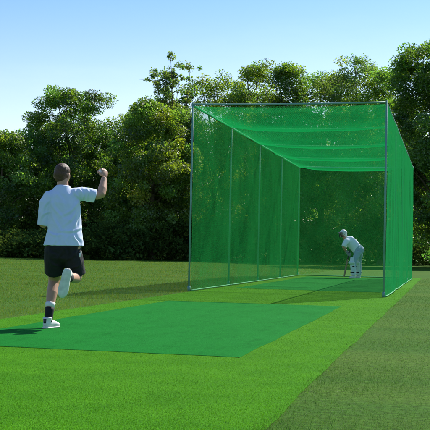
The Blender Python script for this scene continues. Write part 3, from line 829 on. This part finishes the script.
tube(bm, [(.09, -.09, .80), (.02, -.15, .64), (-.05, -.19, .48), (-.035, -.20, .30), (-.03, -.21, .09)], [.11, .095, .08, .078, .07], 16, cap=.05)
tube(bm, [(.13, .09, .80), (.13, .14, .64), (.11, .17, .48), (.115, .19, .30), (.12, .21, .09)], [.11, .095, .08, .078, .07], 16, cap=.05)
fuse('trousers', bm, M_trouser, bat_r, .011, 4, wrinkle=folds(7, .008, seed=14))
for (x0, y0, x1, y1, x2, y2) in ((-.035, -.20, -.06, -.195, -.035, -.155), (.11, .20, .095, .175, .12, .145)):
    # leg guard: shin face with rolls and a knee piece
    dv = Vector((-.62, -.78, 0)).normalized(); sv = Vector((dv.y, -dv.x, 0))
    bm = bmesh.new()
    for k in range(-3, 4):
        o = sv * (k * .026) + dv * (.085 - .006 * k * k)
        tube(bm, [Vector((x0, y0, .10)) + o, Vector((x0, y0, .28)) + o, Vector((x1, y1, .44)) + o], [.017, .018, .018], 8)
    tube(bm, [Vector((x1, y1, .47)) + dv * .06 - sv * .09, Vector((x1, y1, .47)) + dv * .11, Vector((x1, y1, .47)) + dv * .06 + sv * .09], [.04, .05, .04], 12)
    for k in (-1, 0, 1):
        o = sv * (k * .045) + dv * (.085 - .02 * k * k)
        tube(bm, [Vector((x1, y1, .52)) + o, Vector((x2, y2, .64)) + o * 1.1], [.026, .022], 10)
    pg = fuse('leg_pad', bm, M_padcloth, bat_r, .010, 2)
    for z in (.18, .36):
        bm = bmesh.new()
        tube(bm, [Vector((x0, y0, z)) + Vector((math.cos(t), math.sin(t), 0)) * .099 for t in np.linspace(.1, 4.9, 16)], [(.004, .014)] * 16, 8, ref=(0, 0, 1))
        from_bm('strap', bm, M_black, pg)
shoe((.01, -.19, -.006), (-.165, -.285, -.006), (0, 0, 1), bat_r)
shoe((.17, .22, -.006), (-.02, .165, -.006), (0, 0, 1), bat_r)
for wv, av, tv in (((-.255, -.08, .80), (.45, .75, -.35), 1), ((-.235, .03, .745), (.25, -.75, -.3), -1)):
    bm = bmesh.new(); hand(bm, wv, av, (.55, .1, -.2) if tv == 1 else (.6, .1, .1), 1.1, .95, tv, True, 1.5)
    tube(bm, [Vector(wv) - Vector(av).normalized() * .06, Vector(wv)], [.045, .04], 12)
    fuse('glove', bm, M_glove, bat_r, .007, 2)
bm = bmesh.new()
bmesh.ops.create_uvsphere(bm, u_segments=32, v_segments=20, radius=1, matrix=HB @ Matrix.Translation((0, -.012, .035)) @ Matrix.Diagonal((.098, .118, .100, 1)))
bmesh.ops.create_uvsphere(bm, u_segments=24, v_segments=14, radius=1, matrix=HB @ Matrix.Translation((0, -.050, -.035)) @ Matrix.Diagonal((.090, .070, .075, 1)))
hl = fuse('helmet', bm, M_helmet, bat_r, .009, 3)
bm = bmesh.new()
tube(bm, [HB @ Vector(p) for p in ((-.085, .07, .05), (-.05, .125, .05), (0, .150, .048), (.05, .125, .05), (.085, .07, .05))], [(.010, .02), (.010, .035), (.010, .04), (.010, .035), (.010, .02)], 10, ref=HB.to_3x3() @ Vector((0, 1, 0)))
from_bm('peak', bm, M_navy, hl)
bm = bmesh.new()
for z in (.02, -.005, -.03, -.055, -.08):
    tube(bm, [HB @ Vector((.098 * math.sin(t), .03 + .098 * math.cos(t), z)) for t in np.linspace(-1.5, 1.5, 12)], [.007] * 12, 6, ref=(0, 0, 1))
for t in (-.7, 0, .7):
    tube(bm, [HB @ Vector((.100 * math.sin(t), .03 + .100 * math.cos(t), z)) for z in (.03, -.085)], [.007] * 2, 6)
from_bm('grille', bm, M_navy, hl)
# bat held by the batter: a thing of its own
cbat = empty('cricket_bat', (-2.75, 31.25, .009), R(5.0))
tag(cbat, "wooden bat held low by the batter's gloves with its toe by his feet", 'bat')
top = Vector((-.175, -.02, .86)); tip = Vector((-.325, -.06, .03)); ax_ = (tip - top).normalized()
bm = bmesh.new()
wide = Vector((.25, -.95, 0)); wide = (wide - ax_ * wide.dot(ax_)).normalized(); dep = ax_.cross(wide)
rings = []
Lb = (tip - top).length
for t, hw, hd in ((.33, .018, .016), (.38, .034, .018), (.43, .052, .019), (.6, .054, .024), (.82, .054, .032), (.95, .054, .024), (1.0, .046, .016)):
    c = top + ax_ * Lb * t
    rings.append([bm.verts.new(c + wide * hw * x + dep * hd * y) for x, y in ((1, .35), (.9, .5), (0, .75), (-.9, .5), (-1, .35), (-1, -.35), (-.9, -.5), (.9, -.5), (1, -.35))])
skin_rings(bm, rings, top + ax_ * Lb * .325, tip + ax_ * .006)
from_bm('blade', bm, M_bat, cbat, smooth=False)
bm = bmesh.new()
tube(bm, [top, top + ax_ * .02, top + ax_ * Lb * .17, top + ax_ * Lb * .345], [.019, .0165, .016, .0165], 12)
from_bm('handle', bm, M_grip, cbat)
